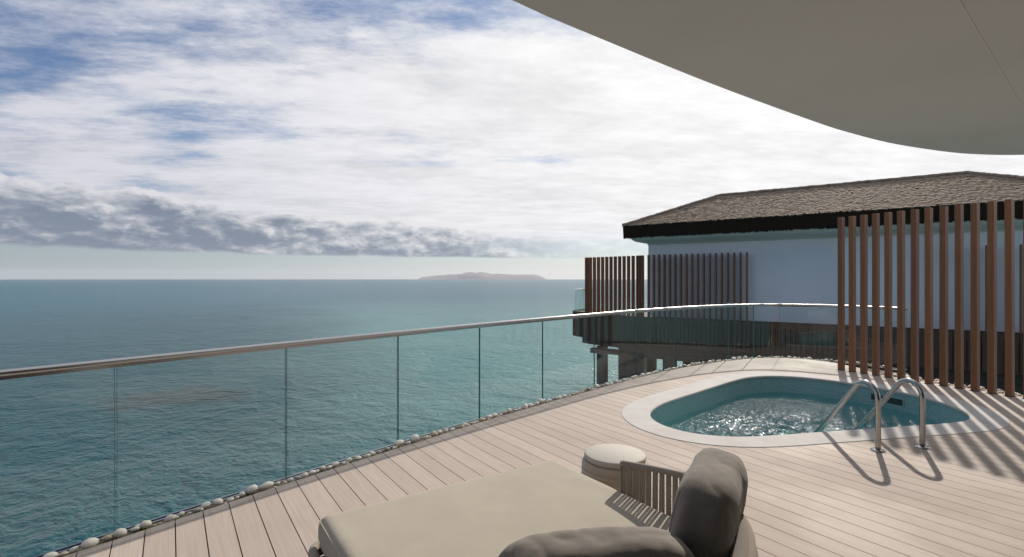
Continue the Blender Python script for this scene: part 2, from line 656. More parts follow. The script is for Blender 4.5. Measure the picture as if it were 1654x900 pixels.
    n1 = t.noise(t.xyz(t.m('MULTIPLY', x, 22), t.m('MULTIPLY', y, 22), t.m('MULTIPLY', z, 2)), 1, 4, 0.6)
    principled(t, o, t.mix(n1, (0.018, 0.012, 0.009), (0.050, 0.036, 0.026)), 0.95, spec=0.05)  # edge thatch coloured near black to stand for the eave shade
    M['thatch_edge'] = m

    # fabrics
    def fabric(name, c1, c2, sc_=420):
        m, t, o = mat(name)
        q = objco(t)
        x, y, z = t.sep(q)
        wv = t.m('MULTIPLY', t.m('SINE', t.m('MULTIPLY', t.m('ADD', x, z), sc_ * 2)), t.m('SINE', t.m('MULTIPLY', t.m('ADD', y, t.m('MULTIPLY', z, 0.3)), sc_ * 2)))
        n1 = t.noise(q, 5, 5, 0.6)
        n2 = t.noise(q, 160, 3, 0.7)
        c = t.mix(t.smooth(n1, 0.3, 0.7), c1, c2)
        c = t.mix(t.smooth(n2, 0.45, 0.8, 0, 0.35), c, tuple(k * 0.72 for k in c1))
        h = t.m('ADD', t.m('MULTIPLY', wv, 0.25), n2)
        p = principled(t, o, c, 0.92, spec=0.12, bump=h, strength=0.25, dist=0.002)
        p.inputs['Sheen Weight'].default_value = 0.15
        p.inputs['Sheen Roughness'].default_value = 0.5
        return m
    M['mattress'] = fabric('mattress_fabric', (0.42, 0.375, 0.305), (0.395, 0.35, 0.285))
    M['cushion'] = fabric('taupe_fabric', (0.240, 0.212, 0.184), (0.208, 0.182, 0.158))
    M['rope'] = fabric('taupe_rope', (0.33, 0.28, 0.225), (0.27, 0.225, 0.18), 200)
    m, t, o = mat('cast_stone')
    n1 = t.noise(objco(t), 9, 5, 0.6)
    principled(t, o, t.mix(n1, (0.43, 0.40, 0.35), (0.48, 0.45, 0.40)), 0.7, spec=0.3)
    M['table_top'] = m
    m, t, o = mat('woven_drum')
    q = objco(t)
    x, y, z = t.sep(q)
    n1 = t.noise(t.xyz(t.m('MULTIPLY', x, 8), t.m('MULTIPLY', y, 8), t.m('MULTIPLY', z, 90)), 1, 4)
    principled(t, o, t.mix(n1, (0.38, 0.335, 0.28), (0.48, 0.43, 0.365)), 0.8, spec=0.2, bump=n1, strength=0.4, dist=0.004)
    M['table_body'] = m
    m, t, o = mat('island_hazed_rock')
    n1 = t.noise(pos(t), 0.004, 6, 0.6)
    principled(t, o, t.mix(n1, (0.24, 0.225, 0.25), (0.17, 0.165, 0.185)), 0.95, spec=0.1)  # rock lightened to mauve-grey, part of the haze put into its colour
    M['island'] = m
    m, t, o = mat('black_plastic')
    principled(t, o, (0.03, 0.04, 0.045), 0.5)
    M['black'] = m
    m, t, o = mat('dark_window_glass')
    principled(t, o, (0.02, 0.022, 0.024), 0.05)
    M['dark_glass'] = m
    m, t, o = mat('joint_sealant')
    principled(t, o, (0.66, 0.675, 0.66), 0.6)
    M['joint'] = m
    m, t, o = mat('lamp_trim')
    principled(t, o, (0.75, 0.74, 0.70), 0.4)
    M['trim'] = m
    return M


M = make_materials()

# ------------------------------------------------------------------ plan lines
RAIL_H = 1.067
SEA_Z = -3.8
rail_ctrl = V2([(-4.6, 0.35), (-3.85, 1.45), (-3.2, 2.36), (-2.53, 3.22), (-1.835, 4.10), (-1.11, 4.98), (-0.374, 5.86), (0.417, 6.73),
                (1.224, 7.58), (2.07, 8.45), (3.0, 9.27), (3.82, 9.86), (4.31, 10.14), (4.94, 10.40), (5.49, 10.44), (5.96, 10.25),
                (6.38, 9.95), (6.75, 9.53), (7.02, 9.02)])
rail = resample(catmull(rail_ctrl, per=20), 420)
edge_line = offset(rail, 0.135)                      # deck boards stop here
slat_a, slat_b = Vector((5.81, 8.956)), Vector((6.858, 6.833))
slat_dir = (slat_b - slat_a).normalized()
slat_nrm = Vector((-slat_dir.y, slat_dir.x))          # away from the pool
if slat_nrm.x < 0:
    slat_nrm = -slat_nrm
side_line = [slat_a + slat_dir * s + slat_nrm * 0.10 for s in (0.55, 1.2, 2.4, 4.0, 6.0, 9.0)]
side_line = V2([(6.20, 9.62), (6.24, 9.2)]) + side_line
# outer limit of the platform (glass line, then 0.42 m behind the timber screen)
outer = list(rail) + [slat_a + slat_dir * s + slat_nrm * 0.42 for s in (0.9, 1.6, 2.4, 4.0, 6.0, 9.0)] + V2([(9.9, -3.5), (-4.8, -3.5)])
cut = 0
for i, p in enumerate(edge_line):
    if p.x < 6.02:
        cut = i
deck_poly = edge_line[:cut + 1] + side_line + V2([(9.75, -3.5), (-4.5, -3.5)])

pool_pts = V2([(1.622, 6.046), (1.60, 5.70), (1.74, 5.36), (2.02, 5.175), (2.40, 5.14), (3.181, 5.29), (4.171, 5.49), (4.807, 5.617),
               (5.121, 5.715), (5.34, 5.88), (5.51, 6.19), (5.59, 6.60), (5.56, 7.03), (5.33, 7.628), (4.93, 8.13), (4.60, 8.34),
               (4.25, 8.40), (3.90, 8.31), (3.56, 8.07), (2.548, 7.13), (1.90, 6.50)])
pool_in = smooth_closed(resample(catmull(pool_pts, True, 12), 200, True), 14)
# the line runs counter-clockwise, so its right-hand side is outside
area = sum(a.x * b.y - b.x * a.y for a, b in zip(pool_in, pool_in[1:] + pool_in[:1]))
SGN = 1 if area > 0 else -1
pool_out = smooth_closed(offset(pool_in, 0.33 * SGN, True), 6)
pool_mid = offset(pool_in, 0.10 * SGN, True)
pc = sum(pool_in, Vector((0, 0))) / len(pool_in)


# ------------------------------------------------------------------ sea and island
def build_sea():
    mb = MB()
    n = 96
    rings = [0, 12, 30, 80, 250, 900, 3000, 8000, 14500]
    vs = [(0, 0, SEA_Z)]
    for r in rings[1:]:
        for k in range(n):
            a = 2 * math.pi * k / n
            vs.append((r * math.cos(a), r * math.sin(a), SEA_Z))
    fs = [(0, 1 + k, 1 + (k + 1) % n) for k in range(n)]
    for i in range(len(rings) - 2):
        for k in range(n):
            k2 = (k + 1) % n
            fs.append((1 + i * n + k, 1 + (i + 1) * n + k, 1 + (i + 1) * n + k2, 1 + i * n + k2))
    mb.add(vs, fs)
    tag(mb.build('sea', M['sea']), kind='structure')


def build_island():
    D = 12000.0
    k = D / 820
    prof = [(0, 0), (3, 4.2), (10, 5.0), (28, 6.6), (60, 9.2), (82, 10.9), (104, 10.6), (112, 9.2), (140, 8.3), (165, 7.7), (182, 8.0), (192, 5.8), (199, 2.0), (202, 0)]
    def hh(u):
        for (a, ya), (b, yb) in zip(prof, prof[1:]):
            if a <= u <= b:
                return ya + (yb - ya) * (u - a) / (b - a)
        return 0
    NX, NY = 120, 14
    vs, fs = [], []
    for j in range(NY + 1):
        w = j / NY * 2 - 1
        for i in range(NX + 1):
            u = 202 * i / NX
            z = hh(u) * k * max(0.0, 1 - abs(w) ** 2.2)
            z *= 1 + 0.16 * (mnoise.fractal(Vector((u * 0.12, w * 2.5, 0.3)), 1.0, 2.0, 4))
            vs.append(((680 - 827 + u) * k, D + w * 560 + 120 * math.sin(u * 0.05), SEA_Z - 2 + z))
    for j in range(NY):
        for i in range(NX):
            a = j * (NX + 1) + i
            fs.append((a, a + 1, a + NX + 2, a + NX + 1))
    mb = MB().add(vs, fs)
    tag(mb.build('island', M['island']), label='long low island on the sea horizon, pale with haze', kind='structure')


# ------------------------------------------------------------------ deck
def interval(poly, o, dr):
    """sorted parameters where the line o + t*dr crosses the polygon"""
    ts = []
    n = len(poly)
    for i in range(n):
        a, b = poly[i] - o, poly[(i + 1) % n] - o
        ca = dr.x * a.y - dr.y * a.x
        cb = dr.x * b.y - dr.y * b.x
        if (ca > 0) != (cb > 0):
            k = ca / (ca - cb)
            ts.append((a + (b - a) * k).dot(dr))
    return sorted(ts)


def ring_mesh(mb, outer_l, inner_l, z):
    tri = tessellate_polygon([[Vector((p.x, p.y, 0)) for p in outer_l], [Vector((p.x, p.y, 0)) for p in inner_l]])
    al = list(outer_l) + list(inner_l)
    vs = [(p.x, p.y, z) for p in al]
    fs = []
    for t in tri:
        a, b, c = (al[i] for i in t)
        fs.append(t if (b - a).cross(c - a) > 0 else (t[0], t[2], t[1]))
    mb.add(vs, fs)


def build_deck():
    mb = MB()
    ring_mesh(mb, outer, pool_mid, -0.055)
    n = len(outer)
    vs = [(p.x, p.y, -0.055) for p in outer] + [(p.x, p.y, -0.45) for p in outer]
    mb.add(vs, [(i, n + i, n + (i + 1) % n, (i + 1) % n) for i in range(n)])
    deck = tag(mb.build('deck', M['sub']), kind='structure', label='pale composite board deck with a curved seaward edge')
    # bed of fine gravel under the pebbles
    mb = MB()
    a, b = offset(rail, 0.012), offset(rail, 0.132)
    k = len(a)
    mb.add([(p.x, p.y, -0.022) for p in a] + [(p.x, p.y, -0.022) for p in b], [(i, k + i, k + i + 1, i + 1) for i in range(k - 1)])
    b2 = [slat_a + slat_dir * s + slat_nrm * 0.11 for s in (0.3, 9.0)]
    a2 = [slat_a + slat_dir * s + slat_nrm * 0.40 for s in (0.3, 9.0)]
    mb.add([(p.x, p.y, -0.024) for p in (b2[0], b2[1], a2[1], a2[0])], [(0, 1, 2, 3)])
    mb.build('gravel_bed', M['gravel'], deck)
    U, Vd = Vector((-0.558, 0.8296)).normalized(), Vector((0.8296, 0.558)).normalized()
    pitch, gap, v0 = 0.1596, 0.0065, 0.026
    S = 5
    zt, zb = 0.0, -0.024
    for kx in range(-32, 66):
        va, vb = v0 + kx * pitch + gap / 2, v0 + (kx + 1) * pitch - gap / 2
        cols, hole = [], []
        for s in range(S + 1):
            v = va + (vb - va) * s / S
            ts = interval(deck_poly, Vd * v, U)
            cols.append((v, ts[0], ts[-1]) if len(ts) >= 2 else None)
            th = interval(pool_mid, Vd * v, U)
            if len(th) >= 2:
                hole += [th[0], th[-1]]
        cols = [c for c in cols if c]
        if len(cols) < 2:
            continue
        pieces = []
        if hole:
            h0, h1 = min(hole), max(hole)
            pieces.append([(v, a, h0) for v, a, b in cols])
            pieces.append([(v, h1, b) for v, a, b in cols if b > h1 + 0.02])
        else:
            pieces.append(cols)
        for pcs in pieces:
            if len(pcs) < 2:
                continue
            poly = [Vd * v + U * a for v, a, b in pcs] + [Vd * v + U * b for v, a, b in reversed(pcs)]
            ar = sum(p.x * q.y - q.x * p.y for p, q in zip(poly, poly[1:] + poly[:1]))
            if ar < 0:
                poly.reverse()
            MB().prism([(p.x, p.y) for p in poly], zb, zt).build('board', M['deck'], deck)
    return deck


def pebble_mesh(seed):
    rng = random.Random(seed)
    off = Vector((rng.random() * 50, rng.random() * 50, rng.random() * 50))
    vs, fs = [], []
    nu, nv = 8, 5
    a, b, c = 1.0, rng.uniform(0.62, 0.9), rng.uniform(0.5, 0.72)
    for j in range(1, nv):
        th = math.pi * j / nv
        for i in range(nu):
            ph = 2 * math.pi * i / nu
            d3 = Vector((math.sin(th) * math.cos(ph), math.sin(th) * math.sin(ph), math.cos(th)))
            k = 1 + 0.22 * mnoise.noise(d3 * 1.1 + off)
            vs.append((d3.x * a * k, d3.y * b * k, d3.z * c * k))
    top, bot = len(vs), len(vs) + 1
    vs += [(0, 0, c), (0, 0, -c)]
    for j in range(nv - 2):
        for i in range(nu):
            i2 = (i + 1) % nu
            fs.append((j * nu + i, (j + 1) * nu + i, (j + 1) * nu + i2, j * nu + i2))
    for i in range(nu):
        i2 = (i + 1) % nu
        fs.append((top, i, i2))
        fs.append((bot, (nv - 2) * nu + i2, (nv - 2) * nu + i))
    return MB().add(vs, fs, 0, True).mesh('pebble', M['pebble'])


def build_pebbles():
    rng = random.Random(11)
    protos = [pebble_mesh(i) for i in range(10)]
    L = [0.0]
    for a, b in zip(rail, rail[1:]):
        L.append(L[-1] + (b - a).length)

    def at(s):
        for i in range(len(L) - 1):
            if L[i + 1] >= s:
                k = (s - L[i]) / (L[i + 1] - L[i])
                t = (rail[i + 1] - rail[i]).normalized()
                return rail[i].lerp(rail[i + 1], k), t
        return rail[-1], t
    spots = []
    s = 3.0
    while s < L[-1] - 0.3:
        r = rng.choice((0.017, 0.022, 0.027, 0.032, 0.038, 0.047)) * rng.uniform(0.85, 1.2)
        p, t = at(s + r)
        if p.y > 2.2:
            q = p + Vector((t.y, -t.x)) * rng.uniform(0.055, 0.10)
            spots.append((q, r, math.atan2(t.y, t.x) + rng.uniform(-0.5, 0.5)))
            if rng.random() < 0.45:
                r2 = rng.uniform(0.013, 0.022)
                q = p + Vector((t.y, -t.x)) * rng.uniform(0.025, 0.115) + t * r
                spots.append((q, r2, rng.uniform(0, 6)))
        s += 2 * r * rng.uniform(0.92, 1.3)
    n1 = len(spots)
    s = 0.5
    while s < 2.75:
        for _ in range(2):
            r = rng.uniform(0.022, 0.042)
            q = slat_a + slat_dir * (s + rng.uniform(-0.03, 0.03)) + slat_nrm * rng.uniform(0.14, 0.36)
            spots.append((q, r, rng.uniform(0, 6)))
        s += 0.075
    spots_g = [(i < n1, *sp) for i, sp in enumerate(spots)]
    spots_g.sort(key=lambda e: -e[2] / e[1].length)
    for along, q, r, a in spots_g[:300]:
        o = bpy.data.objects.new('pebble', rng.choice(protos))
        COL.objects.link(o)
        o.location = (q.x, q.y, -0.018 + r * 0.62)
        o.scale = (r, r, r)
        o.rotation_euler = (rng.uniform(-0.25, 0.25), rng.uniform(-0.25, 0.25), a)
        if along:
            tag(o, 'small white pebble lying along the foot of the glass balustrade', 'pebble', 'white pebbles along the glass')
        else:
            tag(o, 'small white pebble lying behind the foot of the near timber screen', 'pebble', 'white pebbles behind the timber screen')
    rest = spots_g[300:]
    if rest:
        mb = MB()
        for along, q, r, a in rest:
            me = rng.choice(protos)
            ca, sa = math.cos(a), math.sin(a)
            mb.add([(q.x + r * (v.co.x * ca - v.co.y * sa), q.y + r * (v.co.x * sa + v.co.y * ca), -0.018 + r * 0.62 + r * v.co.z) for v in me.vertices],
                   [tuple(p.vertices) for p in me.polygons], 0, True)
        tag(mb.build('pebbles', M['pebble']), 'smallest and farthest white pebbles filling the strip beside the deck', 'pebbles', kind='stuff')


# ------------------------------------------------------------------ pool
def build_pool():
    root = thing('plunge_pool', 'sunken plunge pool with a pale stone rim and bubbling teal water', 'pool', (pc.x, pc.y, 0))
    n = len(pool_in)
    # coping: rounded inner lip, slightly proud of the boards
    mb = MB()
    prof = [(0.004, -0.034), (-0.008, -0.030), (-0.012, -0.014), (-0.008, -0.001), (0.004, 0.006), (0.325, 0.006), (0.330, 0.002), (0.330, -0.02)]
    loops = []
    for dd, z in prof:
        if dd > 0.2:
            l = [a + (b - a) * (dd / 0.33) for a, b in zip(pool_in, pool_out)]
        else:
            l = offset(pool_in, dd * SGN, True)
        loops.append([(p.x, p.y, z) for p in l])
    vs = [v for l in loops for v in l]
    fs = []
    for i in range(len(loops) - 1):
        for k in range(n):
            k2 = (k + 1) % n
            f = (i * n + k, i * n + k2, (i + 1) * n + k2, (i + 1) * n + k)
            fs.append(f if SGN < 0 else f[::-1])
    for i in range(len(loops) - 1):
        two = loops[i] + loops[i + 1]
        mb.add(two, [tuple(v - i * n for v in f) for f in fs[i * n:(i + 1) * n]], 0, i in (1, 2))
    mb.build('coping', M['coping'], root)
    # basin
    mb = MB()
    w = offset(pool_in, 0.006 * SGN, True)
    zs = [-0.03, -0.4, -0.9, -1.05, -1.12]
    ins = [1, 1, 1, 0.985, 0.94]
    vs = []
    for z, k in zip(zs, ins):
        vs += [(pc.x + (p.x - pc.x) * k, pc.y + (p.y - pc.y) * k, z) for p in w]
    fs = []
    for i in range(len(zs) - 1):
        for k in range(n):
            k2 = (k + 1) % n
            fs.append((i * n + k, i * n + k2, (i + 1) * n + k2, (i + 1) * n + k))
    fs.append(tuple((len(zs) - 1) * n + k for k in range(n)))
    mb.add(vs, fs)
    basin = mb.build('basin', M['mosaic'], root)
    # seat ledge along the sea side
    # water, heaving over the jets
    mb = MB()
    RN = 70
    wl = offset(pool_in, 0.004 * SGN, True)
    vs = [(pc.x, pc.y, -0.27)]
    jets = [(Vector((3.0, 6.1)), 0.75), (Vector((3.9, 6.45)), 0.8), (Vector((2.4, 5.9)), 0.5)]
    for i in range(1, RN + 1):
        for p in wl:
            q = pc + (p - pc) * (i / RN)
            a = 0.006
            for j, rr in jets:
                a += 0.034 * math.exp(-((q - j).length / rr) ** 2)
            z = -0.27 + a * (mnoise.fractal(Vector((q.x * 4.2, q.y * 4.2, 0.7)), 0.8, 2.1, 4)) * 1.25
            vs.append((q.x, q.y, z))
    fs = [(0, 1 + k, 1 + (k + 1) % n) for k in range(n)]
    for i in range(RN - 1):
        for k in range(n):
            k2 = (k + 1) % n
            fs.append((1 + i * n + k, 1 + (i + 1) * n + k, 1 + (i + 1) * n + k2, 1 + i * n + k2))
    mb.add(vs, fs, 0, True)
    mb.build('pool_water', M['pool_water'], root)
    # skimmer slot in the far right wall
    j = min(range(n), key=lambda i: (pool_in[i] - Vector((5.42, 7.35))).length)
    t = (pool_in[(j + 1) % n] - pool_in[j - 1]).normalized()
    nn = Vector((t.y, -t.x)) * -SGN
    c = pool_in[j]
    sk = MB()
    T3, N3 = Vector((t.x, t.y, 0)), Vector((nn.x, nn.y, 0))
    for dx_, dz_, hx, hz_ in ((0, 0.055, 0.24, 0.010), (0, -0.055, 0.24, 0.010), (0.23, 0, 0.010, 0.05), (-0.23, 0, 0.010, 0.05)):
        sk.box(Vector((c.x, c.y, -0.150 + dz_)) + T3 * dx_ + N3 * 0.004, T3 * hx, N3 * 0.010, (0, 0, hz_))
    skim = sk.build('skimmer', M['mosaic'], root)
    MB().box(Vector((c.x, c.y, -0.150)) - N3 * 0.001, T3 * 0.225, N3 * 0.009, (0, 0, 0.046)).build('skimmer_mouth', M['black'], skim)


def build_ladder():
    root = thing('pool_ladder', 'pair of looped stainless steel grab rails at the pool edge', 'pool ladder', (3.66, 4.79, 0))
    n = Vector((-0.168, 0.986)).normalized()
    prof = [(0, 0.012), (0, 0.25), (0, 0.44)]
    for k in range(1, 13):
        a = math.pi - k * (math.pi - R(48)) / 12
        prof.append((0.135 + 0.135 * math.cos(a), 0.47 + 0.14 * math.sin(a)))
    e = prof[-1]
    prof += [(e[0] + (0.70 - e[0]) * k, e[1] + (0.0 - e[1]) * k) for k in (0.35, 0.7, 1.0)]
    prof += [(0.78, -0.10), (0.82, -0.22), (0.83, -0.45), (0.83, -0.85)]
    pr = resample(catmull([Vector((u, z)) for u, z in prof], per=6), 90)
    for base in (Vector((3.414, 4.736)), Vector((3.903, 4.828))):
        pts = [(base.x + n.x * q.x, base.y + n.y * q.x, q.y) for q in pr]
        h = MB().tube(pts, 0.0240, 14).build('handrail', M['steel'], root)
        MB().lathe([(0, 0.018), (0.028, 0.018), (0.034, 0.014), (0.058, 0.011), (0.062, 0.003), (0.062, 0.0005)], 28, 0, (base.x, base.y, 0)).build('flange', M['steel'], h)
    a, b = Vector((3.414, 4.736)) + n * 0.83, Vector((3.903, 4.828)) + n * 0.83
    t = (b - a).normalized()
    for z in (-0.55, -0.8):
        c = (a + b) / 2
        MB().bevel_box((c.x, c.y, z), Vector((t.x, t.y, 0)) * (b - a).length / 2, Vector((n.x, n.y, 0)) * 0.04, (0, 0, 0.012), 0.004).build('tread', M['steel'], root)


# ------------------------------------------------------------------ balustrade
def build_balustrade():
    root = thing('glass_balustrade', 'curved frameless glass balustrade with steel handrail along the deck edge', 'balustrade', (rail[200].x, rail[200].y, 0))
    L = [0.0]
    for a, b in zip(rail, rail[1:]):
        L.append(L[-1] + (b - a).length)
    s_of = lambda P: L[min(range(len(rail)), key=lambda i: (rail[i] - P).length)]
    cuts = [s_of(p) for p in rail_ctrl[1:]]
    cuts = [0.0] + cuts

    def at(s):
        for i in range(len(L) - 1):
            if L[i + 1] >= s - 1e-6:
                k = (s - L[i]) / (L[i + 1] - L[i])
                return rail[i].lerp(rail[i + 1], max(0, min(1, k)))
        return rail[-1]
    for s0, s1 in zip(cuts, cuts[1:]):
        NS = 8
        pl = [at(s0 + 0.006 + (s1 - s0 - 0.012) * k / NS) for k in range(NS + 1)]
        a, b = offset(pl, -0.006), offset(pl, 0.006)
        z0, z1 = -0.05, RAIL_H - 0.012
        vs = []
        for l in (a, b):
            for z in (z0, z1):
                vs += [(p.x, p.y, z) for p in l]
        m = NS + 1
        fs, mi = [], []
        mb = MB()
        face = [(i, i + 1, m + i + 1, m + i) for i in range(NS)] + [(2 * m + i + 1, 2 * m + i, 3 * m + i, 3 * m + i + 1) for i in range(NS)]
        ed = [(0, m, 3 * m, 2 * m), (NS, 2 * m + NS, 3 * m + NS, m + NS)]
        ed += [(m + i, m + i + 1, 3 * m + i + 1, 3 * m + i) for i in range(NS)] + [(i + 1, i, 2 * m + i, 2 * m + i + 1) for i in range(NS)]
        mb.add(vs, face, 0, True)
        mb.add(vs, ed, 1, False)
        mb.build('glass_pane', [M['glass'], M['gedge']], root)
    pts = [(p.x, p.y, RAIL_H + 0.008) for p in resample(rail, 260)]
    hr = MB().tube(pts, 0.0215, 14).build('handrail', M['steel'], root)
    # slotted channel that grips the glass
    ch = MB()
    q = resample(rail, 200)
    for dd in (-0.014, 0.014):
        l = offset(q, dd)
        l2 = offset(q, dd * 0.55)
        vs = [(p.x, p.y, RAIL_H - 0.027) for p in l2] + [(p.x, p.y, RAIL_H - 0.027) for p in l] + [(p.x, p.y, RAIL_H - 0.006) for p in l]
        k = len(l)
        ch.add(vs, [(i, i + 1, k + i + 1, k + i) for i in range(k - 1)] + [(k + i, k + i + 1, 2 * k + i + 1, 2 * k + i) for i in range(k - 1)])
    ch.build('glazing_channel', M['steel'], hr)
    for s in (cuts[9], cuts[10] - 0.35, cuts[13] + 0.2, cuts[14]):
        i = min(range(len(L)), key=lambda k: abs(L[k] - s))
        MB().tube([(rail[i + d_].x, rail[i + d_].y, RAIL_H + 0.008) for d_ in (-1, 0, 1)], 0.0245, 14).build('sleeve', M['steel'], hr)
    # shoe in the deck edge
    sh = MB()
    for dd in (-0.03, 0.0125):
        l, l2 = offset(q, dd), offset(q, dd + 0.0175)
        k = len(q)
        vs = [(p.x, p.y, -0.045) for p in l] + [(p.x, p.y, -0.012) for p in l] + [(p.x, p.y, -0.012) for p in l2] + [(p.x, p.y, -0.045) for p in l2]
        fs = []
        for j in range(3):
            fs += [(j * k + i, j * k + i + 1, (j + 1) * k + i + 1, (j + 1) * k + i) for i in range(k - 1)]
        sh.add(vs, fs)
    sh.build('base_shoe', M['steel'], root)


# ------------------------------------------------------------------ slatted screens
def slat_screen(label, pts, ax, ay, h0, h1, dirv, group=None, jitter=0.0, name='slat_screen', m='slat', b=0.006):
    root = thing(name, label, 'screen', (pts[0].x, pts[0].y, h0), group)
    dn = Vector((-dirv.y, dirv.x))
    me = None
    hz_ = (h1 - h0) / 2
    me = MB().bevel_box((0, 0, hz_), (dirv.x * ax / 2, dirv.y * ax / 2, 0), (dn.x * ay / 2, dn.y * ay / 2, 0), (0, 0, hz_), b).mesh('slat', M[m])
    plate = MB().box((0, 0, 0.004), (dirv.x * (ax / 2 + 0.012), dirv.y * (ax / 2 + 0.012), 0), (dn.x * (ay / 2 + 0.012), dn.y * (ay / 2 + 0.012), 0), (0, 0, 0.004)).mesh('slat_shoe', M['black'])
    for p in pts:
        o = bpy.data.objects.new('slat', me)
        COL.objects.link(o)
        o.parent = root
        o.location = (p.x - pts[0].x, p.y - pts[0].y, 0)
        o.rotation_euler = (random.uniform(-1, 1) * jitter, random.uniform(-1, 1) * jitter, 0)
        if m == 'slat' and name == 'timber_screen':
            s = bpy.data.objects.new('shoe', plate)
            COL.objects.link(s)
            s.parent = o
    return root


# ------------------------------------------------------------------ canopy overhead
def build_canopy():
    root = thing('canopy', 'smooth grey curved overhang reaching over the deck from above', 'canopy', (2.0, 0.0, 3.0))
    e = V2([(-6.0, -3.6), (-3.2, -0.4), (-1.4, 1.35), (-0.003, 2.545), (0.451, 2.905), (1.489, 3.68), (2.717, 4.53), (3.196, 4.835), (3.919, 5.235),
            (4.73, 5.565), (5.203, 5.69), (5.76, 5.72), (6.6, 5.55), (8.2, 5.0), (10.5, 3.9)])
    ed = resample(catmull(e, per=10), 130)
    # soffit follows a shallow fold: the house side tilts up a little beyond a crease line
    ca, cb = Vector((2.24, 2.545)), Vector((4.19, 4.16))
    cd = (cb - ca).normalized()
    cn = Vector((cd.y, -cd.x))

    def zz(p):
        s = (p - ca).dot(cn)
        return 3.0 + (max(0.0, s) * 0.03)
    back = V2([(10.5, -4.5), (-6.0, -4.5)])
    # split the outline along the crease so that the fold is a clean edge
    poly = ed + back

    def clip(pl, sgn):
        out = []
        n = len(pl)
        for i in range(n):
            a, b = pl[i], pl[(i + 1) % n]
            sa, sb = sgn * (a - ca).dot(cn), sgn * (b - ca).dot(cn)
            if sa >= 0:
                out.append(a)
            if (sa >= 0) != (sb >= 0):
                out.append(a + (b - a) * (sa / (sa - sb)))
        return out
    mb = MB()
    for sgn in (-1, 1):
        pl = clip(poly, sgn)
        mb.add([(p.x, p.y, zz(p)) for p in pl], [tuple(range(len(pl)))[::1]])
    mb.build('soffit', M['soffit'], root)
    # edge and top of the slab
    mb = MB()
    n = len(poly)
    tp = 3.42
    prof_in = offset(poly, 0.0, True)
    vs = [(p.x, p.y, zz(p) + 0.001) for p in poly] + [(p.x, p.y, tp) for p in poly]
    mb.add(vs, [(i, (i + 1) % n, n + (i + 1) % n, n + i) for i in range(n)])
    mb.add([(p.x, p.y, tp) for p in poly], [tuple(range(n))])
    mb.build('fascia', M['soffit'], root)
    # sealed joints between the soffit panels
    for a, b in ((ca - cd * 6.0, cb + cd * 1.55),):
        d_ = (b - a).normalized()
        n_ = Vector((d_.y, -d_.x))
        m_ = (a + b) / 2
        l_ = (b - a).length / 2
        MB().box((m_.x, m_.y, 3.0 - 0.0012), (d_.x * l_, d_.y * l_, 0), (n_.x * 0.004, n_.y * 0.004, 0), (0, 0, 0.0022)).build('panel_joint', M['joint'], root)
    # small recessed lamp, unlit
    c = (1395 - 827) * 1.4 / (451 - 150), 820 * 1.4 / (451 - 150)
    MB().lathe([(0.0, -0.004), (0.006, -0.004), (0.009, -0.002), (0.009, 0.003)], 20, 0, (c[0], c[1], zz(Vector(c)))).build('sensor', M['trim'], root)


def build_added_facade():
    """unseen villa front added behind the viewer, to shade the seat backs and show in the glass"""
    root = thing('added_facade', 'unseen glazed villa front added behind the viewer for shade and reflections', 'facade', (2.0, -2.4, 0))
    MB().box((2.2, -2.6, 1.5), (6.9, 0, 0), (0, 0.12, 0), (0, 0, 1.5)).build('wall', M['wall'], root)  # added unseen wall, kept pale to lift the shade on the seat backs
    for k in range(6):
        x = -3.6 + k * 2.3
        f = MB()
        for a, b, c_, d_ in ((0, 2.62, 1.08, 0.03), (0, 0.05, 1.08, 0.03), (-1.05, 1.335, 0.03, 1.255), (1.05, 1.335, 0.03, 1.255)):
            f.box((x + a, -2.46, b), (c_, 0, 0), (0, 0.03, 0), (0, 0, d_))
        w = f.build('window_frame', M['black'], root)
        MB().box((x, -2.462, 1.335), (1.018, 0, 0), (0, 0.008, 0), (0, 0, 1.253)).build('pane', M['dark_glass'], w)


# ------------------------------------------------------------------ neighbour villa
WA = Vector((5.72, 21.3))
WD = Vector((0.814, -0.58)).normalized()
WN = Vector((-WD.y, WD.x))     # away from the camera
WO = -WN                       # towards the camera


def wp(s, o=0.0, z=0.0):
    p = WA + WD * s + WO * o
    return Vector((p.x, p.y, z))


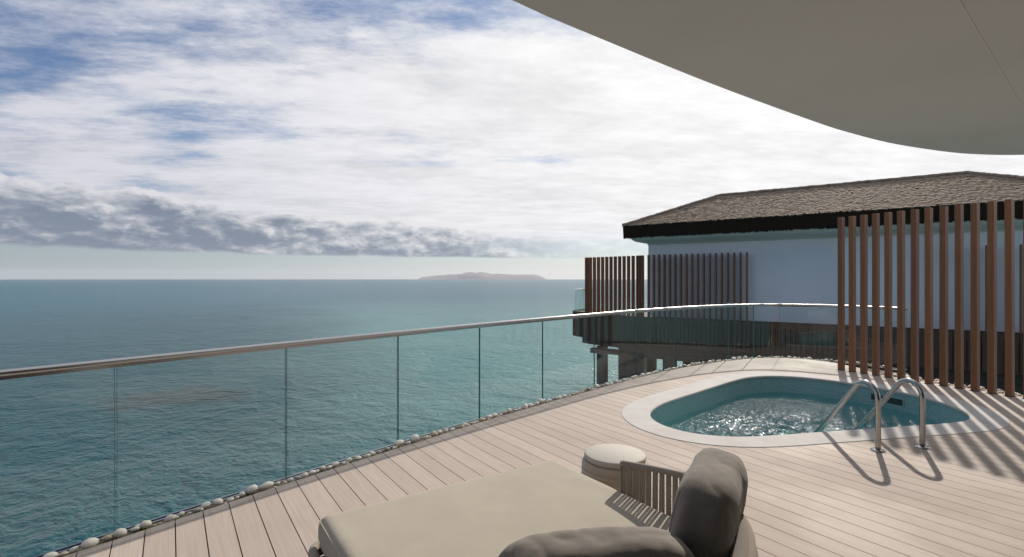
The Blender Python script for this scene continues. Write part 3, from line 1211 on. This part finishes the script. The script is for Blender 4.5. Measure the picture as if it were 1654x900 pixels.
def build_villa():
    root = thing('neighbour_villa', 'white overwater villa with thatched hip roof on piles beyond the balustrade', 'villa', (WA.x, WA.y, 0))
    LEN, DEP = 12.6, 4.6
    # wall with a plinth line
    mb = MB()
    mb.box(wp(LEN / 2, -DEP / 2, 1.64), (WD.x * LEN / 2, WD.y * LEN / 2, 0), (WN.x * DEP / 2, WN.y * DEP / 2, 0), (0, 0, 1.60))
    mb.build('wall', M['wall'], root)
    # cove cornice under the eave, rounded at the corners
    mb = MB()
    def rrect(o, r, n=8):
        """plan loop of the wall rectangle pushed out by o, corners rounded by r"""
        x0, x1, y0, y1 = -o, LEN + o, -DEP - o, o
        pts = []
        for cx_, cy_, a0 in ((x1 - r, y1 - r, 0), (x0 + r, y1 - r, 90), (x0 + r, y0 + r, 180), (x1 - r, y0 + r, 270)):
            for k in range(n + 1):
                a = R(a0 + 90 * k / n)
                pts.append((cx_ + r * math.cos(a), cy_ + r * math.sin(a)))
        return pts
    prof = [(0.004, 3.02), (0.05, 3.04), (0.05, 3.10), (0.30, 3.13), (0.52, 3.18), (0.64, 3.25), (0.70, 3.34)]
    lo = []
    for o, z in prof:
        lo.append([wp(s, y, z) for s, y in rrect(o, 0.05 + o * 0.8)])
    n = len(lo[0])
    vs = [v for l in lo for v in l]
    fs = []
    for i in range(len(lo) - 1):
        for k in range(n):
            k2 = (k + 1) % n
            fs.append((i * n + k, (i + 1) * n + k, (i + 1) * n + k2, i * n + k2))
    mb.add(vs, fs, 0, True)
    mb.build('cornice', M['cream'], root)
    # roof
    OV = 0.8
    x0, x1, y1, y0 = -OV, LEN + OV - 0.0, OV, -DEP - OV
    RUN = (y1 - y0) / 2
    ZE, ZR = 3.80, 5.17
    ridge0, ridge1 = (x0 + RUN, (y0 + y1) / 2), (x1 - RUN, (y0 + y1) / 2)
    mb = MB()
    zc_ = 3.80
    P = [wp(x0, y1, ZE), wp(x1, y1, ZE), wp(x1, y0, ZE), wp(x0, y0, ZE), wp(*ridge0, ZR), wp(*ridge1, ZR)]
    Bt = [wp(x0 + .05, y1 - .05, 3.33), wp(x1 - .05, y1 - .05, 3.33), wp(x1 - .05, y0 + .05, 3.33), wp(x0 + .05, y0 + .05, 3.33)]
    mb.add([p - Vector((0, 0, 0.03)) for p in P] + Bt, [(0, 1, 5, 4), (1, 2, 5), (2, 3, 4, 5), (3, 0, 4)])
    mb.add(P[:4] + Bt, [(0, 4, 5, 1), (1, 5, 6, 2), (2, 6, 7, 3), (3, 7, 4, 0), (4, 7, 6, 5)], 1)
    roof = mb.build('roof', [M['thatch'], M['thatch_edge']], root)
    # thatch courses: bundles of reed laid in rows, butt ends proud
    rng = random.Random(5)
    th = MB()
    def slope(a, b, ra, rb):
        """quad a-b eave, ra-rb ridge side"""
        up = ((ra + rb) / 2 - (a + b) / 2)
        nrm = (b - a).cross(up).normalized()
        if nrm.z < 0:
            nrm = -nrm
        rows = 26
        for i in range(rows):
            t0 = i / rows
            l0, r0 = a.lerp(ra, t0), b.lerp(rb, t0)
            t1 = min(1.0, (i + 1.9) / rows)
            l1, r1 = a.lerp(ra, t1), b.lerp(rb, t1)
            W_ = (r0 - l0).length
            cnt = max(2, int(W_ / 0.085))
            for k in range(cnt):
                if rng.random() < 0.05:
                    continue
                ka, kb = (k + rng.uniform(-0.25, 0.1)) / cnt, (k + 1 + rng.uniform(-0.1, 0.25)) / cnt
                ka, kb = max(0, ka), min(1, kb)
                dn = rng.uniform(-0.02, 0.02)
                lift = rng.uniform(0.018, 0.030)
                down = (l0 - l1).normalized() * dn
                p0, p1 = l0.lerp(r0, ka) + down, l0.lerp(r0, kb) + down
                q0, q1 = l1.lerp(r1, ka), l1.lerp(r1, kb)
                th.add([p0 + nrm * (lift - 0.045), p1 + nrm * (lift - 0.045), p0 + nrm * lift, p1 + nrm * (lift + rng.uniform(-0.012, 0.012)), q1 + nrm * 0.008, q0 + nrm * 0.008],
                       [(0, 1, 3, 2), (2, 3, 4, 5)])
    slope(P[0], P[1], P[4], P[5])
    slope(P[1], P[2], P[5], P[5])
    slope(P[3], P[0], P[4], P[4])
    slope(P[2], P[3], P[5], P[4])
    # ridge and hip rolls
    for a, b in ((P[4], P[5]), (P[0], P[4]), (P[1], P[5])):
        nn = 60
        pts = [a.lerp(b, k / nn) + Vector((0, 0, 0.03 + rng.uniform(-0.012, 0.012))) for k in range(nn + 1)]
        th.tube(pts, 0.075, 7)
    tag(th.build('thatch', M['thatch'], roof), kind='stuff')
    # ragged cut eave
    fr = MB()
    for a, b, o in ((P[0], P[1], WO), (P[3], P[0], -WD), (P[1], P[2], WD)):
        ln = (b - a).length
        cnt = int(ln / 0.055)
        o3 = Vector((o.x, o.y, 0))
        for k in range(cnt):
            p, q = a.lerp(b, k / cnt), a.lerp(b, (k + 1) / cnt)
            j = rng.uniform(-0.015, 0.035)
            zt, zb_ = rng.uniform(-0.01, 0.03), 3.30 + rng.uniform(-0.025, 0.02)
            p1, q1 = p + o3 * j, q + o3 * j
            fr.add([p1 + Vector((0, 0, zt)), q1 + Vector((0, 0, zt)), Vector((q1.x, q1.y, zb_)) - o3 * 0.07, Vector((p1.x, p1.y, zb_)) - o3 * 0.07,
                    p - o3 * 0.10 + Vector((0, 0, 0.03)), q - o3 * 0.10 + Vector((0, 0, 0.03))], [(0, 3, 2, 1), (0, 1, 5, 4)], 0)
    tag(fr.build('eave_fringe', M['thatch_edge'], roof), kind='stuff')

    # platform under the villa: plan line of its seaward edge
    line = V2([(4.35, 26.6), (3.35, 25.85), (3.0, 24.9), (3.35, 24.0), (4.3, 22.85)]) + [Vector((wp(s, 0.42).x, wp(s, 0.42).y)) for s in (-0.3, 1.5, 4.5, 8, 13.5)]
    pl = resample(catmull(line, per=10), 300)
    back = [Vector((wp(13.5, -7).x, wp(13.5, -7).y)), Vector((wp(0, -7).x, wp(0, -7).y))]
    mb = MB()
    poly = pl + back
    if sum(a.x * b.y - b.x * a.y for a, b in zip(poly, poly[1:] + poly[:1])) < 0:
        poly = poly[::-1]
    mb.prism([(p.x, p.y) for p in poly], -0.20, 0.0)
    mb.build('platform', M['skirt'], root)
    # skirt of upright dark boards, 1.15 m deep
    LL = sum((b - a).length for a, b in zip(pl, pl[1:]))
    cnt = int(LL / 0.16)
    q = resample(pl, cnt + 1)
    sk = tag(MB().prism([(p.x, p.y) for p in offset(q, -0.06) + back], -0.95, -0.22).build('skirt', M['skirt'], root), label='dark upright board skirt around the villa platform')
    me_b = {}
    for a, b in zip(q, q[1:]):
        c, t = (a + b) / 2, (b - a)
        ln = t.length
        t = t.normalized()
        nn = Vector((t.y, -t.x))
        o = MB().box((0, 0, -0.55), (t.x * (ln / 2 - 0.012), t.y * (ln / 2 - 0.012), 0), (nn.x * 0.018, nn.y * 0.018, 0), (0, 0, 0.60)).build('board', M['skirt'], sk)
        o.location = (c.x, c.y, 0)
        o.matrix_parent_inverse.identity()
    # lower tier, set back
    mb = MB()
    inn = offset(resample(pl, 120), -0.45)
    mb.prism([(p.x, p.y) for p in inn + back], -1.50, -0.96)
    mb.build('lower_tier', M['concrete'], root)
    # piles and cross-beams
    for s in (-2.6, -1.15, 0.9, 3.1, 5.3, 7.6, 9.9, 12.2):
        for o in (-0.15, -2.6, -5.0):
            c = wp(s, o - (0.9 if s < -1 else 0), 0)
            MB().bevel_box((c.x, c.y, -3.2), (WD.x * 0.2, WD.y * 0.2, 0), (WN.x * 0.2, WN.y * 0.2, 0), (0, 0, 1.695), 0.02).build('pile', M['concrete'], root)
    for o in (-0.15, -2.6, -5.0):
        c = wp(5.2, o - 0.02, -1.61)
        MB().box(c, (WD.x * 7.9, WD.y * 7.9, 0), (WN.x * 0.17, WN.y * 0.17, 0), (0, 0, 0.105)).build('beam', M['concrete'], root)
    for s in (-1.15, 3.1, 7.6, 12.2):
        c = wp(s, -2.6, -1.63)
        MB().box(c, (WD.x * 0.16, WD.y * 0.16, 0), (WN.x * 2.25, WN.y * 2.25, 0), (0, 0, 0.115)).build('beam', M['concrete'], root)
    return pl


def build_villa_balustrade(pl):
    root = thing('villa_balustrade', 'short green glass balustrade at the far corner of the neighbouring villa deck', 'balustrade', (3.2, 25, 0))
    q = [p for p in offset(pl, -0.10) if p.y > 23.35 and p.x < 4.3]
    q = resample(q, 33)
    for k in range(4):
        l = q[k * 8:k * 8 + 9]
        a, b = offset(l, -0.006), offset(l, 0.006)
        mb = MB()
        m = len(l)
        vs = [(p.x, p.y, z) for ll in (a, b) for z in (0.0, 1.08) for p in ll]
        mb.add(vs, [(i, i + 1, m + i + 1, m + i) for i in range(m - 1)] + [(2 * m + i + 1, 2 * m + i, 3 * m + i, 3 * m + i + 1) for i in range(m - 1)], 0, True)
        mb.add([vs[0], vs[m], vs[3 * m], vs[2 * m]], [(0, 1, 2, 3)], 1)
        mb.add([vs[m - 1], vs[2 * m - 1], vs[4 * m - 1], vs[3 * m - 1]], [(0, 3, 2, 1)], 1)
        mb.build('glass_pane', [M['glass'], M['gedge']], root)
    MB().tube([(p.x, p.y, 1.09) for p in q], 0.018, 8).build('handrail', M['steel'], root)


# ------------------------------------------------------------------ furniture
def rounded_block(hx, hy, hz_, r, n=14, puff=0.0, seed=0, wr=0.0, wfreq=3.0, squash=0.0, sup=0.0):
    """soft block: a subdivided cube mapped to a rounded box, puffed and wrinkled"""
    vs, fs, idx = [], [], {}
    off = Vector((seed * 3.1, seed * 1.7, seed * 0.9))

    def vert(c):
        key = tuple(round(k * n) for k in c)
        if key in idx:
            return idx[key]
        # denser sampling near edges
        q = [math.copysign(1 - (1 - abs(k)) ** 1.7, k) for k in c]
        p = Vector((q[0] * hx, q[1] * hy, q[2] * hz_))
        core = Vector((max(-hx + r, min(hx - r, p.x)), max(-hy + r, min(hy - r, p.y)), max(-hz_ + r, min(hz_ - r, p.z))))
        dv = p - core
        if dv.length > 1e-6:
            nr = dv.normalized()
            p = core + nr * r
        else:
            nr = Vector((0, 0, 1))
        if sup:
            q = list(c)
            nm = sum(abs(k) ** sup for k in q) ** (1 / sup)
            q = [k / nm for k in q]
            p = Vector((q[0] * hx, q[1] * hy, q[2] * hz_))
            nr = Vector((q[0] / hx, q[1] / hy, q[2] / hz_)).normalized()
        ux, uy, uz = q
        g = Vector((ux * (1 - uy * uy) * (1 - uz * uz), uy * (1 - ux * ux) * (1 - uz * uz), uz * (1 - ux * ux) * (1 - uy * uy)))
        p += g * puff
        if squash:
            k = 1 - squash * (ux * ux * uz * uz)
            p.y *= k
        if wr:
            w = mnoise.fractal(Vector((p.x * wfreq, p.y * wfreq * 1.2, p.z * wfreq)) + off, 0.9, 2.0, 4)
            w2 = abs(mnoise.noise(Vector((p.x * wfreq * 2.4, p.y * wfreq * 2.0, p.z * wfreq * 0.9)) + off * 2))
            p += nr * (w * wr - max(0.0, 0.25 - w2) * wr * 1.6)
        idx[key] = len(vs)
        vs.append(tuple(p))
        return idx[key]
    # seam lines round the two broad faces
    rings = []
    for sg in (-1, 1):
        sq = [(k / n, -1) for k in range(-n, n)] + [(1, k / n) for k in range(-n, n)] + [(-k / n, 1) for k in range(-n, n)] + [(-1, -k / n) for k in range(-n, n)]
        rings.append([vert([a, sg, b]) for a, b in sq])
    for ax in range(3):
        for sg in (-1, 1):
            for i in range(-n, n):
                for j in range(-n, n):
                    quad = []
                    for a, b in ((i, j), (i + 1, j), (i + 1, j + 1), (i, j + 1)):
                        c = [0, 0, 0]
                        c[ax] = sg
                        c[(ax + 1) % 3] = a / n
                        c[(ax + 2) % 3] = b / n
                        quad.append(vert(c))
                    fs.append(quad if sg > 0 else quad[::-1])
    mb = MB().add(vs, fs, 0, True)
    mb.rings = [[vs[i] for i in r_] for r_ in rings]
    return mb


DA, DB = Vector((-0.958, 2.518)), Vector((0.267, 3.32))
DW = (DB - DA).normalized()
DLn = Vector((DW.y, -DW.x))        # from the foot towards the head (towards the camera)


def dp(a, b, z=0.0):
    """point on the day bed: a across from the left, b from the foot edge towards the back"""
    p = DA + DW * a + DLn * b
    return Vector((p.x, p.y, z))


def build_daybed():
    wid = (DB - DA).length
    c = dp(wid / 2, 0.85)
    root = thing('daybed', 'wide beige daybed with woven arm and curved back in the foreground', 'daybed', (c.x, c.y, 0))
    rot = math.atan2(DW.y, DW.x)
    mb = rounded_block(wid / 2 + 0.012, 0.86, 0.075, 0.055, 22, 0.012, 2, 0.004, 2.2)
    mt = mb.build('mattress', M['mattress'], root)
    mt.matrix_parent_inverse.identity()
    mt.location = (0, 0, 0.36)
    mt.rotation_euler = (0, 0, rot)
    # seam piping round the mattress
    for z in (0.052, -0.058):
        hx, hy, r = wid / 2 + 0.004, 0.852, 0.06
        pts = []
        for cx_, cy_, a0 in ((hx - r, hy - r, 0), (-hx + r, hy - r, 90), (-hx + r, -hy + r, 180), (hx - r, -hy + r, 270)):
            for k in range(7):
                a = R(a0 + 15 * k)
                pts.append((cx_ + r * math.cos(a), cy_ + r * math.sin(a), z))
        MB().tube(pts, 0.0045, 6, True).build('piping', M['mattress'], mt).matrix_parent_inverse.identity()
    # stacked bands of the base
    for z in (0.085, 0.135, 0.185, 0.235, 0.27):
        pts = []
        hx, hy, r = wid / 2 + 0.035, 0.88, 0.07
        for cx_, cy_, a0 in ((hx - r, hy - r, 0), (-hx + r, hy - r, 90), (-hx + r, -hy + r, 180), (hx - r, -hy + r, 270)):
            for k in range(9):
                a = R(a0 + 90 * k / 8)
                x, y = cx_ + r * math.cos(a), cy_ + r * math.sin(a)
                p = Vector((c.x, c.y)) + DW * x - DLn * y
                pts.append((p.x, p.y, z))
        MB().tube(pts, 0.021, 8, True).build('base_band', M['rope'], root)
    MB().box((c.x, c.y, 0.17), (DW.x * (wid / 2 - 0.02), DW.y * (wid / 2 - 0.02), 0), (DLn.x * 0.82, DLn.y * 0.82, 0), (0, 0, 0.112)).build('base_frame', M['sub'], root)
    for sx in (-1, 1):
        for sy in (-1, 1):
            p = Vector((c.x, c.y)) + DW * (sx * (wid / 2 - 0.1)) + DLn * (sy * 0.75)
            MB().lathe([(0.0, 0.0), (0.03, 0.0), (0.034, 0.06), (0.0, 0.06)], 16, 0, (p.x, p.y, 0.0)).build('leg', M['black'], root)
    # curved back and arm: plan line, rising towards the back
    ctrl = [dp(wid + 0.02, 0.60), dp(wid + 0.03, 0.90), dp(wid - 0.01, 1.16), dp(wid - 0.15, 1.40), dp(wid - 0.35, 1.59), dp(wid / 2, 1.75), dp(0.28, 1.62), dp(0.08, 1.45), dp(-0.02, 1.25)]
    pl = resample(catmull([Vector((p.x, p.y)) for p in ctrl], per=14), 120)
    def top(i):
        k = i / 119
        return 0.575 + 0.085 * min(1, k / 0.22) if k < 0.6 else 0.66 - 0.085 * max(0, (k - 0.85) / 0.15)
    pts = [(p.x, p.y, top(i)) for i, p in enumerate(pl)]
    MB().tube(pts, 0.017, 10, flat=(1.0, 0.95)).build('top_rail', M['rope'], root)
    MB().tube([(pl[0].x, pl[0].y, 0.27), (pl[0].x, pl[0].y, 0.575)], 0.012, 10).build('arm_post', M['rope'], root)
    q = resample(pl, 116)
    for i in range(1, 43):
        t = (q[i + 1] - q[i - 1]).normalized()
        nn = Vector((t.y, -t.x))
        zt = top(int(i / 115 * 119)) - 0.008
        w = 0.0064 * random.uniform(0.9, 1.1)
        sd_ = 0.004 if i % 2 else -0.004
        le = random.uniform(-0.004, 0.004)
        vs = []
        for z, oo in ((0.26, 0), (zt, sd_)):
            for su in (-1, 1):
                for sv in (-1, 1):
                    p = q[i] + t * (su * w + (le if z < 0.3 else 0)) + nn * (sv * 0.0045 + oo)
                    vs.append((p.x, p.y, z))
        MB().add(vs, [(0, 1, 3, 2), (4, 6, 7, 5), (0, 4, 5, 1), (2, 3, 7, 6), (0, 2, 6, 4), (1, 5, 7, 3)]).build('strap', M['rope'], root)
    # padded back shell inside the straps
    sub = pl[38:114]
    mb = MB()
    n = len(sub)
    rows = [(0.018, 0.30), (0.030, 0.50), (0.026, 0.61), (0.010, 0.665), (-0.02, 0.685), (-0.05, 0.675), (-0.07, 0.64), (-0.075, 0.36)]
    SG = 1 if (offset(sub, 0.1)[n // 2] - Vector((c.x, c.y))).length > (sub[n // 2] - Vector((c.x, c.y))).length else -1
    vs = []
    for o, z in rows:
        l = offset(sub, o * SG)
        vs += [(p.x, p.y, z) for p in l]
    fs = []
    for i in range(len(rows) - 1):
        fs += [(i * n + k, i * n + k + 1, (i + 1) * n + k + 1, (i + 1) * n + k) for k in range(n - 1)]
    for e in (0, n - 1):
        fs.append(tuple(i * n + e for i in range(len(rows))))
    mb.add(vs, fs, 0, True)
    mb.build('back_pad', M['cushion'], root)


def cushion(label, c, dirv, L, Hh, T, lean, seed):
    """upright back cushion; dirv = plan direction of its length, leans away from the mattress"""
    mb = rounded_block(L / 2, T / 2, Hh / 2, min(T, Hh) * 0.47, 30, 0.0, seed, 0.0078, 3.6, 0.0, 3.6)
    o = mb.build('back_cushion', M['cushion'])
    o.rotation_euler = (lean, 0, math.atan2(dirv.y, dirv.x))
    o.location = c
    tag(o, label, 'cushion')
    # piped seam round the broad face on the mattress side
    MB().tube(mb.rings[1], 0.0030, 6, True).build('piping', M['cushion'], o).matrix_parent_inverse.identity()
    return o


def build_table():
    c = (0.709, 3.50, 0)
    root = thing('side_table', 'round cream drum side table standing behind the daybed arm', 'side table', c)
    MB().lathe([(0.0, 0.402), (0.196, 0.402), (0.205, 0.398), (0.209, 0.390), (0.209, 0.372), (0.203, 0.366), (0.0, 0.366)], 64, 0, c).build('table_top', M['table_top'], root)
    prof = [(0.0, 0.3655), (0.196, 0.3655), (0.199, 0.360), (0.212, 0.358), (0.220, 0.350)]
    for k in range(9):
        z = 0.34 - k * 0.036
        r = 0.227 - 0.0016 * (k - 2) ** 2 * 0.5
        prof += [(r, z), (r + 0.003, z - 0.016), (r - 0.001, z - 0.030), (r - 0.004, z - 0.033)]
    prof += [(0.19, 0.0), (0, 0.0)]
    MB().lathe(prof, 64, 0, c).build('drum', M['table_body'], root)


def build_haze():
    mb = MB()
    mb.box((0, 0, 120), (15200, 0, 0), (0, 15200, 0), (0, 0, 126))
    m, t, o = mat('haze_air')
    v = t.node('ShaderNodeVolumePrincipled')
    v.inputs['Color'].default_value = (0.93, 0.95, 1.0, 1)
    v.inputs['Density'].default_value = 4.2e-5
    v.inputs['Density Attribute'].default_value = ''
    v.inputs['Anisotropy'].default_value = 0.3
    t.l.new(v.outputs[0], o.inputs['Volume'])
    ob = mb.build('haze', m)
    tag(ob, kind='stuff', label='thin pale sea haze')
    ob.display_type = 'WIRE'


# ------------------------------------------------------------------ build
build_sea()
build_island()
build_deck()
build_pool()
build_canopy()
build_added_facade()
platform_line = build_villa()
build_villa_balustrade(platform_line)
V3 = lambda p: Vector((p.x, p.y))
slat_screen('near tall brown timber slat screen standing beside the pool', [slat_a + slat_dir * (0.1873 * k) - Vector((0, 0)) for k in range(14)],
            0.073, 0.104, 0.0, 2.69, slat_dir, name='timber_screen', jitter=0.0012)
g1a, g1b = Vector((3.45, 23.5)), Vector((5.50, 21.40))
g1d = (g1b - g1a).normalized()
slat_screen('brown slat screen at the open end of the villa deck, against the sky', [g1a.lerp(g1b, k / 13) for k in (0, 0.45, 1, 2, 3, 4, 5, 6, 7, 8, 9, 10, 11, 12, 12.5, 13)], 0.05, 0.21, 0.0, 2.6, g1d, 'screens on the neighbouring villa')
slat_screen('thin dark slat screen in front of the white villa wall, left of its bare part', [V3(wp(0.12 + 0.221 * k, 0.28)) for k in range(18)], 0.050, 0.19, 0.0, 2.6, WD, 'screens on the neighbouring villa')
slat_screen('dark wall screen seen through the near timber slats at right', [V3(wp(s, 0.28)) for s in (9.05, 9.75, 10.2, 10.42, 10.95, 11.15)], 0.045, 0.15, 0.0, 2.6, WD, 'screens on the neighbouring villa')
build_balustrade()
build_ladder()
build_daybed()
cushion('taupe back cushion turned towards the pool, taller of the two on the daybed', (0.780, 2.02, 0.64), Vector((0.50, 0.866)), 0.64, 0.48, 0.235, R(8), 3)
cushion('taupe back cushion nearest the viewer at the bottom edge', (0.275, 1.665, 0.555), Vector((0.985, 0.17)), 0.69, 0.43, 0.225, R(8), 6)
build_table()
build_pebbles()
build_haze()
